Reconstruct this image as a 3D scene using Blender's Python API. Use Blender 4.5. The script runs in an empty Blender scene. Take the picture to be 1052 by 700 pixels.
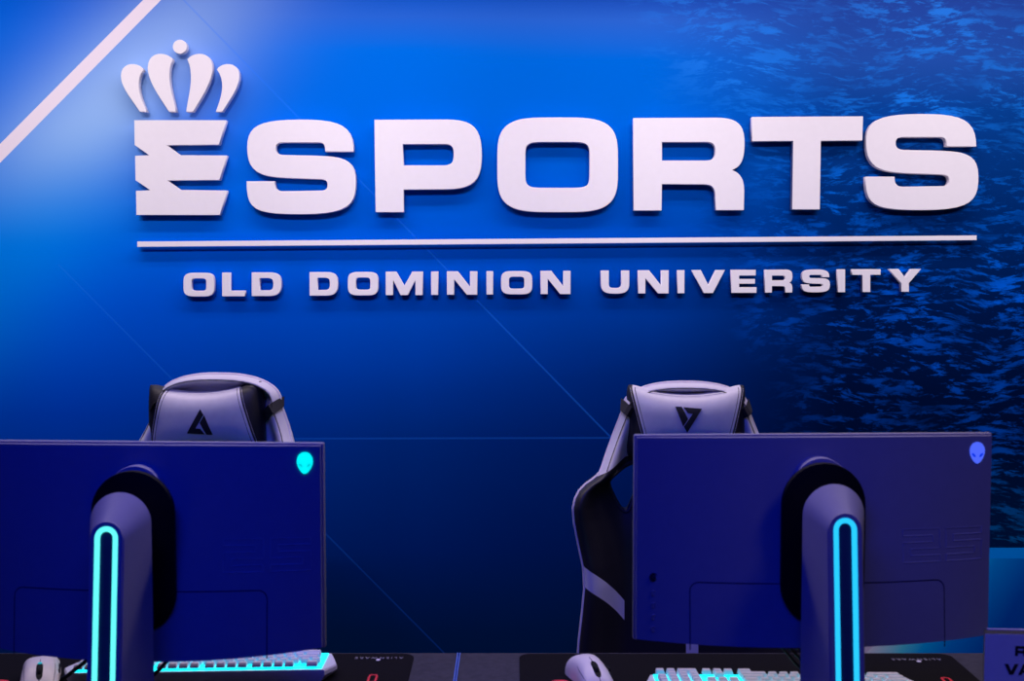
import bpy, bmesh, math
from mathutils import Vector, Matrix
PI = math.pi
scene = bpy.context.scene
COL = scene.collection

# ------------------------------------------------------------------ camera
CAM_Z, F, PITCH = 1.48, 1200.0, math.atan(67/1200.0)
cd = bpy.data.cameras.new('camera'); cam = bpy.data.objects.new('camera', cd); COL.objects.link(cam)
cam.location = (0, 0, CAM_Z); cam.rotation_euler = (PI/2 - PITCH, 0, 0)
cd.sensor_width = 36; cd.lens = 36*F/1052; cd.clip_start = .05
cd.dof.use_dof = True; cd.dof.focus_distance = 3.45; cd.dof.aperture_fstop = 7.5
scene.camera = cam
CT, ST = math.cos(PITCH), math.sin(PITCH)

def ray(px, py):
    x = (px-526)/F; y = -(py-350)/F
    return Vector((x, CT + y*ST, -ST + y*CT))
def at(px, py, Y):                       # where a sight line meets the upright plane at depth Y
    d = ray(px, py); t = Y/d.y
    return Vector((d.x*t, Y, CAM_Z + d.z*t))
def atz(px, py, z):                      # where a sight line meets the level plane at height z
    d = ray(px, py); t = (z-CAM_Z)/d.z
    return Vector((d.x*t, d.y*t, z))

# ------------------------------------------------------------------ materials
def s2l(c):
    return tuple(((v/12.92) if v <= .04045 else ((v+.055)/1.055)**2.4) for v in c)
def rgb(r, g, b):
    return s2l((r/255, g/255, b/255)) + (1,)

class NT:
    def __init__(s, name):
        s.m = bpy.data.materials.new(name); s.m.use_nodes = True
        s.t = s.m.node_tree; s.n = s.t.nodes; s.l = s.t.links
        s.bsdf = s.n['Principled BSDF']
    def node(s, typ, **kw):
        n = s.n.new(typ)
        for k, v in kw.items(): setattr(n, k, v)
        return n
    def put(s, sock, v):
        if hasattr(v, 'is_output') or isinstance(v, bpy.types.NodeSocket): s.l.new(v, sock)
        else: sock.default_value = v
    def m_(s, op, a, b=0.0, c=0.0, clamp=False):
        n = s.node('ShaderNodeMath', operation=op, use_clamp=clamp)
        s.put(n.inputs[0], a); s.put(n.inputs[1], b); s.put(n.inputs[2], c)
        return n.outputs[0]
    def mix(s, f, a, b, mode='MIX'):
        n = s.node('ShaderNodeMix', data_type='RGBA', blend_type=mode)
        s.put(n.inputs[0], f); s.put(n.inputs[6], a); s.put(n.inputs[7], b)
        return n.outputs[2]
    def ramp(s, v, stops, interp='LINEAR'):
        n = s.node('ShaderNodeValToRGB'); cr = n.color_ramp; cr.interpolation = interp
        while len(cr.elements) > 1: cr.elements.remove(cr.elements[-1])
        cr.elements[0].position = stops[0][0]; cr.elements[0].color = stops[0][1]
        for p, c in stops[1:]:
            e = cr.elements.new(p); e.color = c
        s.put(n.inputs[0], v); return n.outputs[0]
    def mrange(s, v, a, b, c=0.0, d=1.0, smooth=False):
        n = s.node('ShaderNodeMapRange', clamp=True)
        if smooth: n.interpolation_type = 'SMOOTHSTEP'
        s.put(n.inputs[0], v); s.put(n.inputs[1], a); s.put(n.inputs[2], b); s.put(n.inputs[3], c); s.put(n.inputs[4], d)
        return n.outputs[0]
    def noise(s, vec, scale, detail=2, rough=.5, dist=0.0):
        n = s.node('ShaderNodeTexNoise'); s.put(n.inputs['Vector'], vec)
        n.inputs['Scale'].default_value = scale; n.inputs['Detail'].default_value = detail
        n.inputs['Roughness'].default_value = rough; n.inputs['Distortion'].default_value = dist
        return n.outputs[0]
    def obj(s):
        return s.node('ShaderNodeTexCoord').outputs['Object']
    def xyz(s, v):
        n = s.node('ShaderNodeSeparateXYZ'); s.put(n.inputs[0], v); return n.outputs
    def mapping(s, v, scale=(1,1,1), rot=(0,0,0)):
        n = s.node('ShaderNodeMapping'); s.put(n.inputs[0], v)
        n.inputs['Scale'].default_value = scale; n.inputs['Rotation'].default_value = rot
        return n.outputs[0]

def mat(name, col, rough=.5, metal=0.0, var=.06, scale=60, bump=0.0, spec=.5, emit=None, estr=0.0, bscale=None):
    T = NT(name); b = T.bsdf
    v = T.noise(T.obj(), scale, 3)
    f = T.mrange(v, .3, .7, 1-var, 1+var)
    mul = T.node('ShaderNodeVectorMath', operation='SCALE'); mul.inputs[0].default_value = col[:3]
    T.put(mul.inputs['Scale'], f)
    T.put(b.inputs['Base Color'], mul.outputs[0])
    b.inputs['Roughness'].default_value = rough; b.inputs['Metallic'].default_value = metal
    b.inputs['Specular IOR Level'].default_value = spec
    if bump:
        bn = T.node('ShaderNodeBump'); bn.inputs['Strength'].default_value = bump; bn.inputs['Distance'].default_value = .002
        T.put(bn.inputs['Height'], T.noise(T.obj(), bscale or scale*6, 4)); T.put(b.inputs['Normal'], bn.outputs[0])
    if emit:
        b.inputs['Emission Color'].default_value = emit; b.inputs['Emission Strength'].default_value = estr
    return T.m

WHITE_PAINT = mat('white_sign_acrylic', (.88, .84, .9, 1), .45, var=.01, spec=.2)
CHAIR_WHITE = mat('white_leatherette', (.74, .70, .76, 1), .42, var=.03, bump=.15, bscale=900)
CHAIR_BLACK = mat('black_leatherette', (.018, .016, .02, 1), .5, bump=.25, bscale=700)
CHAIR_STRAP = mat('black_webbing', (.022, .02, .024, 1), .8)
PIPING = mat('white_piping', (.72, .66, .76, 1), .5)
STITCH = mat('white_thread', (.8, .76, .84, 1), .7)
LOGO_BLACK = mat('black_embroidery', (.006, .006, .012, 1), .7)
MON_SHELL = mat('monitor_grey_plastic', (.30, .28, .32, 1), .45, var=.02, spec=.25, bump=.04, bscale=1500)
MON_FRAME = mat('monitor_frame_plastic', (.34, .30, .33, 1), .4, var=.02, spec=.3)
MON_STAND = mat('monitor_stand_plastic', (.36, .33, .38, 1), .42, var=.02, spec=.3, bump=.05, bscale=1500)
MON_BLACK = mat('monitor_black_plastic', (.004, .004, .006, 1), .6, spec=.15)
SEAM = mat('dark_seam', (.02, .02, .05, 1), .7, spec=.1)
ETCH = mat('etched_plastic', (.40, .38, .44, 1), .35, spec=.3)
SCREEN = mat('screen_glass', (.01, .01, .015, 1), .12)
KEY_WHITE = mat('keyboard_white_plastic', (.78, .73, .82, 1), .4, var=.02)
KEY_DARK = mat('keyboard_dark_plate', (.02, .06, .12, 1), .5)
MOUSE_WHITE = mat('mouse_white_plastic', (.84, .76, .76, 1), .35, var=.02)
MOUSE_DARK = mat('mouse_dark_rubber', (.006, .006, .008, 1), .6, spec=.15)
MATCLOTH = mat('mat_black_cloth', (.010, .009, .011, 1), .9, var=.25, scale=400, spec=.05)
MATTEXT = mat('mat_grey_print', (.3, .28, .32, 1), .8)
MATRED = mat('mat_red_print', (.75, .02, .04, 1), .7)
CABLE = mat('black_cable_rubber', (.008, .008, .01, 1), .5)
CABLE2 = mat('grey_cable_braid', (.05, .05, .055, 1), .6)
DESK = mat('desk_grey_laminate', (.046, .042, .060, 1), .7, var=.22, scale=90, bump=.1, spec=.2)
DESK_EDGE_LIT = mat('desk_edge_painted_blue_light', (.12, .22, .70, 1), .4)  # blue light caught along the desk edging, put into the band's colour
STEEL = mat('dark_powder_coated_steel', (.03, .03, .035, 1), .4, metal=.6)
CARD = mat('card_paper', (.74, .78, .84, 1), .7, var=.02)
INK = mat('card_black_ink', (.008, .008, .012, 1), .7)
def acrylic():
    T = NT('clear_acrylic'); b = T.bsdf
    b.inputs['Base Color'].default_value = (.95, .95, 1, 1); b.inputs['Roughness'].default_value = .12
    b.inputs['Transmission Weight'].default_value = 1; b.inputs['IOR'].default_value = 1.49
    T.put(b.inputs['Roughness'], T.mrange(T.noise(T.obj(), 20), .3, .7, .08, .16)); return T.m
ACRYLIC = acrylic()
def glow(name, col, st, dark=.02):
    return mat(name, (.05, .2, .25, 1), .4, emit=col+(1,), estr=st, var=0)
GLOW_L = glow('cyan_green_light', (.12, .93, .85), 1.25)
GLOW_R = glow('cyan_blue_light', (.02, .56, .98), 1.15)
HEAD_L = glow('cyan_logo_light', (.0, .98, .96), 1.0)
HEAD_R = glow('blue_logo_light', (.08, .14, 1.0), .95)
EYE_L = glow('cyan_logo_eye', (.0, .66, .64), .9)
EYE_R = glow('blue_logo_eye', (.0, .03, .80), .9)
KEYGLOW = glow('keyboard_cyan_light', (.0, .72, .85), 2.2)
MOUSEGLOW = glow('mouse_cyan_light', (.0, .5, .6), .8)

# ------------------------------------------------------------------ object helpers
def link(o, parent=None, **props):
    COL.objects.link(o)
    if parent is not None: o.parent = parent
    for k, v in props.items(): o[k] = v
    return o
def thing(name, label, cat, loc=(0,0,0), rz=0.0, group=None):
    o = bpy.data.objects.new(name, None); o.empty_display_size = .05
    o.location = loc; o.rotation_euler = (0, 0, rz); link(o)
    o['label'] = label; o['category'] = cat
    if group: o['group'] = group
    return o
def tag(o, label, cat, group=None):
    o['label'] = label; o['category'] = cat
    if group: o['group'] = group
    return o
def finish(name, bm, m, parent=None, smooth=35, label=None, loc=None, rz=None):
    me = bpy.data.meshes.new(name)
    bmesh.ops.recalc_face_normals(bm, faces=bm.faces)
    bm.to_mesh(me); bm.free()
    me.materials.append(m)
    if smooth is not None:
        for p in me.polygons: p.use_smooth = True
        me.set_sharp_from_angle(angle=math.radians(smooth))
    o = bpy.data.objects.new(name, me); link(o, parent)
    if label: o['label'] = label
    if loc is not None: o.location = loc
    if rz is not None: o.rotation_euler = (0, 0, rz)
    return o
def copy_tree(o, parent=None):
    c = o.copy(); COL.objects.link(c)
    if parent is not None: c.parent = parent
    for ch in list(o.children): copy_tree(ch, c)
    return c

def a_box(bm, x0, x1, y0, y1, z0, z1, bev=0.0, seg=2, M=None):
    g = bmesh.ops.create_cube(bm, size=1.0)
    vs = g['verts']
    for v in vs:
        v.co = Vector(((x0+x1)/2 + v.co.x*(x1-x0), (y0+y1)/2 + v.co.y*(y1-y0), (z0+z1)/2 + v.co.z*(z1-z0)))
    if bev:
        es = list({e for v in vs for e in v.link_edges})
        r = bmesh.ops.bevel(bm, geom=es, offset=bev, segments=seg, profile=.5, affect='EDGES', clamp_overlap=True)
        vs = list({v for f in r['faces'] for v in f.verts} | {v for v in vs if v.is_valid})
    if M is not None:
        for v in vs: v.co = M @ v.co
    return vs
def loft(bm, rings, cap0=True, cap1=True, closed=True):
    R = [[bm.verts.new(p) for p in r] for r in rings]
    n = len(R[0])
    for a, b in zip(R, R[1:]):
        for i in range(n if closed else n-1):
            j = (i+1) % n
            bm.faces.new((a[i], a[j], b[j], b[i]))
    if cap0: bm.faces.new(R[0][::-1])
    if cap1: bm.faces.new(R[-1])
    return R
def a_tube(bm, pts, r, n=8, caps=True):
    pts = [Vector(p) for p in pts]
    rr = r if isinstance(r, (list, tuple)) else [r]*len(pts)
    rings = []; prev = None
    for i, p in enumerate(pts):
        d = (pts[min(i+1, len(pts)-1)] - pts[max(i-1, 0)]).normalized()
        if prev is None:
            u = d.orthogonal().normalized()
        else:
            u = (prev - d*prev.dot(d))
            u = u.normalized() if u.length > 1e-6 else d.orthogonal().normalized()
        prev = u; w = d.cross(u)
        rings.append([p + (u*math.cos(2*PI*k/n) + w*math.sin(2*PI*k/n))*rr[i] for k in range(n)])
    loft(bm, rings, caps, caps)
def spline(pts, k=8):
    P = [Vector(p) for p in pts]; out = []
    for i in range(len(P)-1):
        p0 = P[max(i-1, 0)]; p1 = P[i]; p2 = P[i+1]; p3 = P[min(i+2, len(P)-1)]
        for j in range(k):
            t = j/k
            out.append(.5*((2*p1) + (p2-p0)*t + (2*p0-5*p1+4*p2-p3)*t*t + (3*p1-p0-3*p2+p3)*t**3))
    out.append(P[-1]); return out
def a_lathe(bm, prof, n=24, M=None):
    rings = [[Vector((r*math.cos(2*PI*k/n), r*math.sin(2*PI*k/n), z)) for k in range(n)] for r, z in prof]
    if M is not None: rings = [[M @ p for p in r] for r in rings]
    loft(bm, rings)

def bez(a, b, c, d, n=10):
    out = []
    for i in range(1, n+1):
        t = i/n; s = 1-t
        out.append((a[0]*s**3+3*b[0]*s*s*t+3*c[0]*s*t*t+d[0]*t**3, a[1]*s**3+3*b[1]*s*s*t+3*c[1]*s*t*t+d[1]*t**3))
    return out
def path(*cmds):
    """list of points; ('C', c1, c2, end) makes a curve"""
    P = []
    for c in cmds:
        if c[0] == 'C': P += bez(P[-1], c[1], c[2], c[3])
        else: P.append(c)
    return P
def sup(cx, cy, a, b, n=4.0, k=64):
    out = []
    for i in range(k):
        t = 2*PI*i/k; c, s = math.cos(t), math.sin(t)
        out.append((cx + a*math.copysign(abs(c)**(2/n), c), cy + b*math.copysign(abs(s)**(2/n), s)))
    return out
def flat(name, loops, thick, m, parent=None, bev=0.0, ctr=True, mapf=None, dense=0, smooth=30):
    """outline loops in the (x, z) plane, holes allowed, given real thickness along y (back face on y=0, front at -thick)"""
    cu = bpy.data.curves.new(name, 'CURVE'); cu.dimensions = '2D'; cu.fill_mode = 'BOTH'
    cu.extrude = thick/2 - bev; cu.bevel_depth = bev; cu.bevel_resolution = 1; cu.offset = -bev
    for L in loops:
        s = cu.splines.new('POLY'); s.points.add(len(L)-1); s.use_cyclic_u = True
        for p, q in zip(s.points, L): p.co = (q[0], q[1], 0, 1)
    t = bpy.data.objects.new('tmp', cu); COL.objects.link(t)
    dg = bpy.context.evaluated_depsgraph_get(); dg.update()
    me = bpy.data.meshes.new_from_object(t.evaluated_get(dg))
    bpy.data.objects.remove(t); bpy.data.curves.remove(cu)
    bm = bmesh.new(); bm.from_mesh(me); bpy.data.meshes.remove(me)
    bmesh.ops.remove_doubles(bm, verts=bm.verts, dist=1e-6)
    if dense:
        bmesh.ops.triangulate(bm, faces=bm.faces)
        for _ in range(6):
            es = [e for e in bm.edges if e.calc_length() > dense]
            if not es: break
            bmesh.ops.subdivide_edges(bm, edges=es, cuts=1); bmesh.ops.triangulate(bm, faces=bm.faces)
    for v in bm.verts:
        x, y, z = v.co
        v.co = Vector((x, -(z + thick/2), y))
        if mapf: v.co = mapf(v.co)
    return finish(name, bm, m, parent, smooth=smooth)

# ------------------------------------------------------------------ room shell
WALL = 3.70
ZB, XL, XR, YF, ZC = 0.0, -3.2, 3.2, -2.6, 3.1

def mural():
    T = NT('printed_wall_mural'); b = T.bsdf
    o = T.obj(); X, Y, Z = T.xyz(o)
    def wz(py): return at(526, py, WALL).z
    def wx(px): return at(px, 300, WALL).x
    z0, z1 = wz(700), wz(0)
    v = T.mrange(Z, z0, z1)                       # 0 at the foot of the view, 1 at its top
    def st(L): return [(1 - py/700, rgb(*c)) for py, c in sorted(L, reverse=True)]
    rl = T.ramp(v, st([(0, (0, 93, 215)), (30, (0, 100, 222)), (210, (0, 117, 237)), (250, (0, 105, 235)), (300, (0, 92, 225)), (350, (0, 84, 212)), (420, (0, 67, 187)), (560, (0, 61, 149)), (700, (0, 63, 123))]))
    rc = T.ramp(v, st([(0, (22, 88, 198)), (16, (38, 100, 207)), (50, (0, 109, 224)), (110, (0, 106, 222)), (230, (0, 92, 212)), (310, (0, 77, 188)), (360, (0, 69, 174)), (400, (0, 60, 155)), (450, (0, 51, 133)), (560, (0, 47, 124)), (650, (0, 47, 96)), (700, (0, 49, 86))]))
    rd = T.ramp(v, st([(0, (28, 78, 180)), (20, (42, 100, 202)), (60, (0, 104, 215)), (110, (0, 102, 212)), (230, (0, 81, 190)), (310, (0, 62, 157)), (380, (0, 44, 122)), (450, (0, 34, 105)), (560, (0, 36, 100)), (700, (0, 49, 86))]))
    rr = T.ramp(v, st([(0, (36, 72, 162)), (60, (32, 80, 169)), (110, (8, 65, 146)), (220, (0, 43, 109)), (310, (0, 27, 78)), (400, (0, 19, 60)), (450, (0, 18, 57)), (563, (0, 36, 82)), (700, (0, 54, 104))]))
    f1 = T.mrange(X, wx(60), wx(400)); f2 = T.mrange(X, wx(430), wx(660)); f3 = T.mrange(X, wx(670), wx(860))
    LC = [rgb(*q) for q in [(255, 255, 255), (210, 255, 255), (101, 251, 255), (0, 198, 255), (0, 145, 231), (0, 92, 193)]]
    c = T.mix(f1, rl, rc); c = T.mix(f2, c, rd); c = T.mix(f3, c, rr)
    def P(px, py): p = at(px, py, WALL); return (p.x, p.z)
    def dist(p, q):                               # signed distance to the line p-q and position along it (0..1)
        dx, dz = q[0]-p[0], q[1]-p[1]; L = math.hypot(dx, dz); nx, nz = -dz/L, dx/L
        d = T.m_('ADD', T.m_('MULTIPLY', X, nx), T.m_('MULTIPLY_ADD', Z, nz, -(p[0]*nx+p[1]*nz)))
        s = T.m_('ADD', T.m_('MULTIPLY', X, dx/L/L), T.m_('MULTIPLY_ADD', Z, dz/L/L, -(p[0]*dx+p[1]*dz)/L/L))
        return d, s
    # water photograph printed over the right side of the mural
    def water(sx, sz, sc, lo, hi, dist_, det=6, rot=.25):
        vec = T.mapping(o, (sx, 1, sz), (0, rot, 0))
        return T.mrange(T.noise(vec, sc, det, .62, dist_), lo, hi)
    warp = T.noise(o, 2.4, 2)
    warped = T.node('ShaderNodeVectorMath', operation='ADD')
    cb = T.node('ShaderNodeCombineXYZ'); T.put(cb.inputs[2], T.m_('MULTIPLY_ADD', warp, .12, -.06)); T.put(cb.inputs[0], T.m_('MULTIPLY_ADD', warp, -.12, .06))
    T.put(warped.inputs[0], o); T.put(warped.inputs[1], cb.outputs[0]); o2 = warped.outputs[0]
    def water(sx, sz, rot, lo, hi, dist_, det=4):
        m = T.mapping(o2, (1, 1, 1), (0, rot, 0)); m = T.mapping(m, (sx, 1, sz))
        return T.mrange(T.noise(m, 1.0, det, .66, dist_), lo, hi)
    w1 = water(8.5, 34, .05, .525, .61, .25, 6)
    w2 = water(16, 60, -.08, .535, .63, .3, 5)
    patch = T.mrange(T.noise(T.mapping(o, (1.2, 1, 2.2)), 2.2, 3, .55), .40, .62)
    w1 = T.m_('MULTIPLY', w1, T.m_('MULTIPLY_ADD', patch, .8, .2)); w2 = T.m_('MULTIPLY', w2, T.m_('MULTIPLY_ADD', patch, .5, .4))
    wav = T.m_('MAXIMUM', w1, w2)
    dA, sA = dist(P(600, 0), P(790, 430))         # left limit of the water print
    reg = T.mrange(T.m_('ADD', dA, T.m_('MULTIPLY_ADD', T.noise(o, 2.2, 3), .5, -.25)), .0, .38)
    reg = T.m_('MULTIPLY', reg, T.m_('GREATER_THAN', Z, wz(563)))
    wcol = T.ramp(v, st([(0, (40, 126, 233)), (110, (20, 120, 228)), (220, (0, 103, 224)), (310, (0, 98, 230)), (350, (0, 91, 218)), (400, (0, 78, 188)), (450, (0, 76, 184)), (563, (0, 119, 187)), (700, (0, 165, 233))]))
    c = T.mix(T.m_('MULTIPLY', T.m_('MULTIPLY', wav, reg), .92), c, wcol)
    # soft printed halo around the diagonal bar
    d1, s1 = dist(P(-60, 218), P(230, -75))
    halo = T.m_('POWER', 2.718, T.m_('MULTIPLY', T.m_('POWER', T.m_('DIVIDE', T.m_('ADD', d1, .135), .20), 2.0), -1.0))
    al = T.m_('MULTIPLY', T.mrange(s1, -.25, .40, smooth=True), T.mrange(s1, 1.1, .45, .25, 1.0, smooth=True))
    halo = T.m_('MULTIPLY', T.m_('MULTIPLY', halo, al), T.mrange(Z, wz(262), wz(120), 0, .84, smooth=True))
    c = T.mix(halo, c, rgb(165, 200, 245))
    teal = T.m_('POWER', 2.718, T.m_('MULTIPLY', T.m_('POWER', T.m_('DIVIDE', T.m_('ADD', d1, .24), .22), 2.0), -1.0))
    c = T.mix(T.m_('MULTIPLY', T.m_('MULTIPLY', teal, T.mrange(s1, .75, .1, smooth=True)), .34), c, rgb(0, 165, 245))
    # the solid diagonal bar
    a = P(147, 0); b2 = P(0, 148); e = P(165.5, 0); g = P(0, 167.5)
    dU, _ = dist(b2, a); dL, _ = dist(g, e)
    bar = T.m_('MULTIPLY', T.m_('LESS_THAN', dU, 0.0), T.m_('GREATER_THAN', dL, 0.0))
    c = T.mix(bar, c, (.84, .76, .86, 1))
    # lower right corner of the print: band, teal field, pale diagonal
    dB, _ = dist(P(889, 672), P(1000, 563))
    low = T.m_('MULTIPLY', T.m_('LESS_THAN', Z, wz(563)), T.m_('LESS_THAN', dB, 0.0))
    dC, _ = dist(P(889, 672), P(900, 640))
    tealf = T.mrange(T.m_('ADD', T.m_('MULTIPLY', dB, -1.0), T.m_('MULTIPLY_ADD', Z, .35, -.35*wz(672))), 0.0, .52)
    lc = T.ramp(tealf, [(0, LC[0]), (.06, LC[1]), (.15, LC[2]), (.24, LC[3]), (.36, LC[4]), (.55, LC[5])])
    c = T.mix(low, c, lc)
    band = T.m_('MULTIPLY', T.m_('LESS_THAN', Z, wz(563)), T.m_('GREATER_THAN', Z, wz(574)))
    band = T.m_('MULTIPLY', band, T.m_('GREATER_THAN', X, wx(990)))
    c = T.mix(band, c, rgb(0, 156, 255))
    bar2 = T.m_('MULTIPLY', T.m_('MULTIPLY', T.m_('GREATER_THAN', dB, 0.0), T.m_('LESS_THAN', dB, .06)), T.m_('LESS_THAN', Z, wz(566)))
    c = T.mix(bar2, c, (.84, .76, .86, 1))
    # hairlines of the design
    def hair(p, q, wdt, amt, c, lo=0.0, hi=1.0):
        d, s = dist(p, q)
        k = T.mrange(T.m_('ABSOLUTE', d), wdt*.4, wdt, 1.0, 0.0)
        k = T.m_('MULTIPLY', k, T.m_('MULTIPLY', T.m_('GREATER_THAN', s, lo), T.m_('LESS_THAN', s, hi)))
        return T.mix(T.m_('MULTIPLY', k, amt), c, rgb(40, 125, 250))
    c = hair(P(175, -14), P(628, 450), .0038, .27, c)
    c = hair(P(60, 272), P(470, 685), .0036, .20, c)
    c = hair(P(270, 451), P(660, 450), .004, .2, c)
    # a change of tone where the print's lower field starts
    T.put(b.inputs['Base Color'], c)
    b.inputs['Roughness'].default_value = .7; b.inputs['Specular IOR Level'].default_value = 0.0
    bn = T.node('ShaderNodeBump'); bn.inputs['Strength'].default_value = .03
    T.put(bn.inputs['Height'], T.noise(o, 350, 3)); T.put(b.inputs['Normal'], bn.outputs[0])
    return T.m

def slab(name, x0, x1, y0, y1, z0, z1, m):
    bm = bmesh.new(); a_box(bm, x0, x1, y0, y1, z0, z1)
    o = finish(name, bm, m, smooth=None); o['kind'] = 'structure'; return o
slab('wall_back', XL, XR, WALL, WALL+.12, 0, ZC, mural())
DARKWALL = mat('dark_blue_wall_paint', (.03, .04, .10, 1), .8)
slab('wall_left', XL-.12, XL, YF, WALL+.12, 0, ZC, DARKWALL)
slab('wall_right', XR, XR+.12, YF, WALL+.12, 0, ZC, DARKWALL)
slab('wall_front', XL-.12, XR+.12, YF-.12, YF, 0, ZC, DARKWALL)
slab('floor', XL-.12, XR+.12, YF-.12, WALL+.12, -.1, 0, mat('dark_carpet_tiles', (.03, .03, .045, 1), .95, var=.3, scale=120, bump=.4))
slab('ceiling', XL-.12, XR+.12, YF-.12, WALL+.12, ZC, ZC+.1, mat('dark_ceiling_paint', (.05, .05, .07, 1), .9))
slab('baseboard_back', XL, XR, WALL-.012, WALL, 0, .09, mat('black_baseboard_vinyl', (.01, .01, .015, 1), .6))

# ------------------------------------------------------------------ sign letters
def c1(x, y): return (110 + x/3.335, 30 + y/3.335)
def c2(x, y): return (370 + x/3.2875, 100 + y/3.2875)
def c3(x, y): return (640 + x/2.768, 100 + y/2.768)
def conv(loop, f): return [f(*p) for p in loop]
SIGN_GAP = .013
def sign(name, loops, thick, label, cat, group=None, parent=None, pos=None):
    """a raised letter cut to its outline, standing off the wall; loops are read off in the picture's pixels and laid out on the wall"""
    xs = [p[0] for p in loops[0]]; ys = [p[1] for p in loops[0]]
    YF_ = WALL - SIGN_GAP - thick
    W = [[at(x, y, YF_) for x, y in L] for L in loops]
    cx = sum(p.x for p in W[0])/len(W[0]); cz = min(p.z for p in W[0])
    if pos is not None: cx, cz = pos
    o = flat(name, [[(p.x-cx, p.z-cz) for p in L] for L in W], thick, WHITE_PAINT, parent, bev=.0008, smooth=None)
    if parent is None:
        o.location = (cx, WALL - SIGN_GAP, cz); tag(o, label, cat, group)
    # standoff studs that carry the letter
    return o
TH = .026
E = [(93,312),(408,312),(383,396),(204,397),(249,432),(410,433),(385,517),(206,518),(250,551),(411,553),(386,637),(100,637),(99,554),(148,552),(97,518),(96,434),(144,432),(94,397)]
G1 = 'large white raised letters of the top word'
G2 = 'small white raised letters of the bottom line'
sign('sign_letter', [conv(E, c1)], TH, 'large white letter E made of three notched ribbons, under the crown emblem', 'letter', G1)
def Sshape():
    L = path((845,420),(747,419),('C',(747,395),(742,388),(722,388)),(605,388),('C',(585,388),(578,394),(578,408)),
        ('C',(578,424),(586,430),(606,431)),(700,433),('C',(800,436),(852,438),(852,520)),('C',(852,600),(835,634),(665,634)),
        ('C',(500,634),(478,620),(478,521)),(574,521),('C',(574,545),(580,555),(604,555)),(730,553),('C',(750,553),(755,546),(755,534)),
        ('C',(755,520),(748,515),(728,514)),(620,510),('C',(520,506),(480,490),(480,405)),('C',(480,330),(520,311),(660,310)),
        ('C',(800,309),(845,330),(845,420)))
    return [((x-478)/375, (y-309.5)/324.5) for x, y in L]
def put(loop, x0, x1, y0, y1): return [(x0+(x1-x0)*u, y0+(y1-y0)*v) for u, v in loop]
S_ = Sshape()
sign('sign_letter', [put(S_, 253.3, 365.8, 122.8, 220.2)], TH, 'large white letter S between the notched E and the P of the top word', 'letter', G1)
Pp = path((48,76),(290,75),('C',(385,75),(411,105),(411,195)),('C',(411,280),(385,311),(290,311)),(147,312),(148,388),(52,388))
Ph = path((144,158),(283,158),('C',(308,158),(316,166),(316,193)),('C',(316,220),(308,229),(283,230)),(146,230))
sign('sign_letter', [conv(Pp, c2), conv(Ph, c2)], TH, 'large white letter P in the top word', 'letter', G1)
sign('sign_letter', [conv(sup(667,228,204,160,3.9), c2), conv(sup(666.5,228.5,108.5,77.5,6.5), c2)], TH, 'large white square-cornered letter O in the top word', 'letter', G1)
Rp = path((30,59),(265,58),('C',(328,58),(346,78),(346,130)),('C',(346,180),(335,198),(310,207)),('C',(335,216),(346,232),(345,275)),(344,321),(264,321),(263,285),('C',(263,255),(252,248),(230,248)),(111,247),(110,322),(30,322))
Rh = path((111,127),(235,127),('C',(256,127),(263,134),(263,153)),('C',(263,172),(256,180),(235,180)),(111,180))
sign('sign_letter', [conv(Rp, c3), conv(Rh, c3)], TH, 'large white letter R in the top word', 'letter', G1)
Tp = [(367,56),(683,54),(681,123),(563,124),(560,319),(481,319),(484,124),(367,125)]
sign('sign_letter', [conv(Tp, c3)], TH, 'large white letter T in the top word', 'letter', G1)
sign('sign_letter', [put(S_, 889.3, 1005.6, 117, 216)], TH, 'large white letter S that ends the top word at its right', 'letter', G1)

# crown
P1 = path((124,138),('C',(110,112),(47,108),(47,160)),('C',(47,200),(85,240),(112,283)),(136,283),('C',(118,245),(90,185),(124,138)))
P2 = path((225,103),('C',(205,76),(139,72),(139,132)),('C',(139,180),(185,240),(212,283)),(236,283),('C',(228,235),(196,160),(225,103)))
P3 = path((275,103),('C',(295,76),(361,72),(361,132)),('C',(361,180),(320,240),(294,283)),(271,283),('C',(276,235),(302,160),(275,103)))
P4 = path((376,138),('C',(390,112),(453,108),(453,160)),('C',(453,200),(420,240),(395,283)),(372,283),('C',(386,245),(412,185),(376,138)))
BALL = sup(249, 60, 24, 24, 2, 36)
cb = at(*c1(250, 283), WALL-SIGN_GAP-TH)
crown = thing('crown_emblem', 'white raised crown of four curved plumes and a ball above the notched E', 'emblem', (cb.x, WALL-SIGN_GAP, cb.z))
for nm, L in (('plume', P1), ('plume', P2), ('plume', P3), ('plume', P4), ('ball', BALL)):
    sign(nm, [conv(L, c1)], TH, None, None, parent=crown, pos=(cb.x, cb.z))
# underline
ul = sign('sign_underline', [[(141, 248.3), (1003.5, 242.0), (1003.5, 246.9), (141, 253.8)]], .020, 'long thin white bar under the large letters', 'sign bar')

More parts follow.
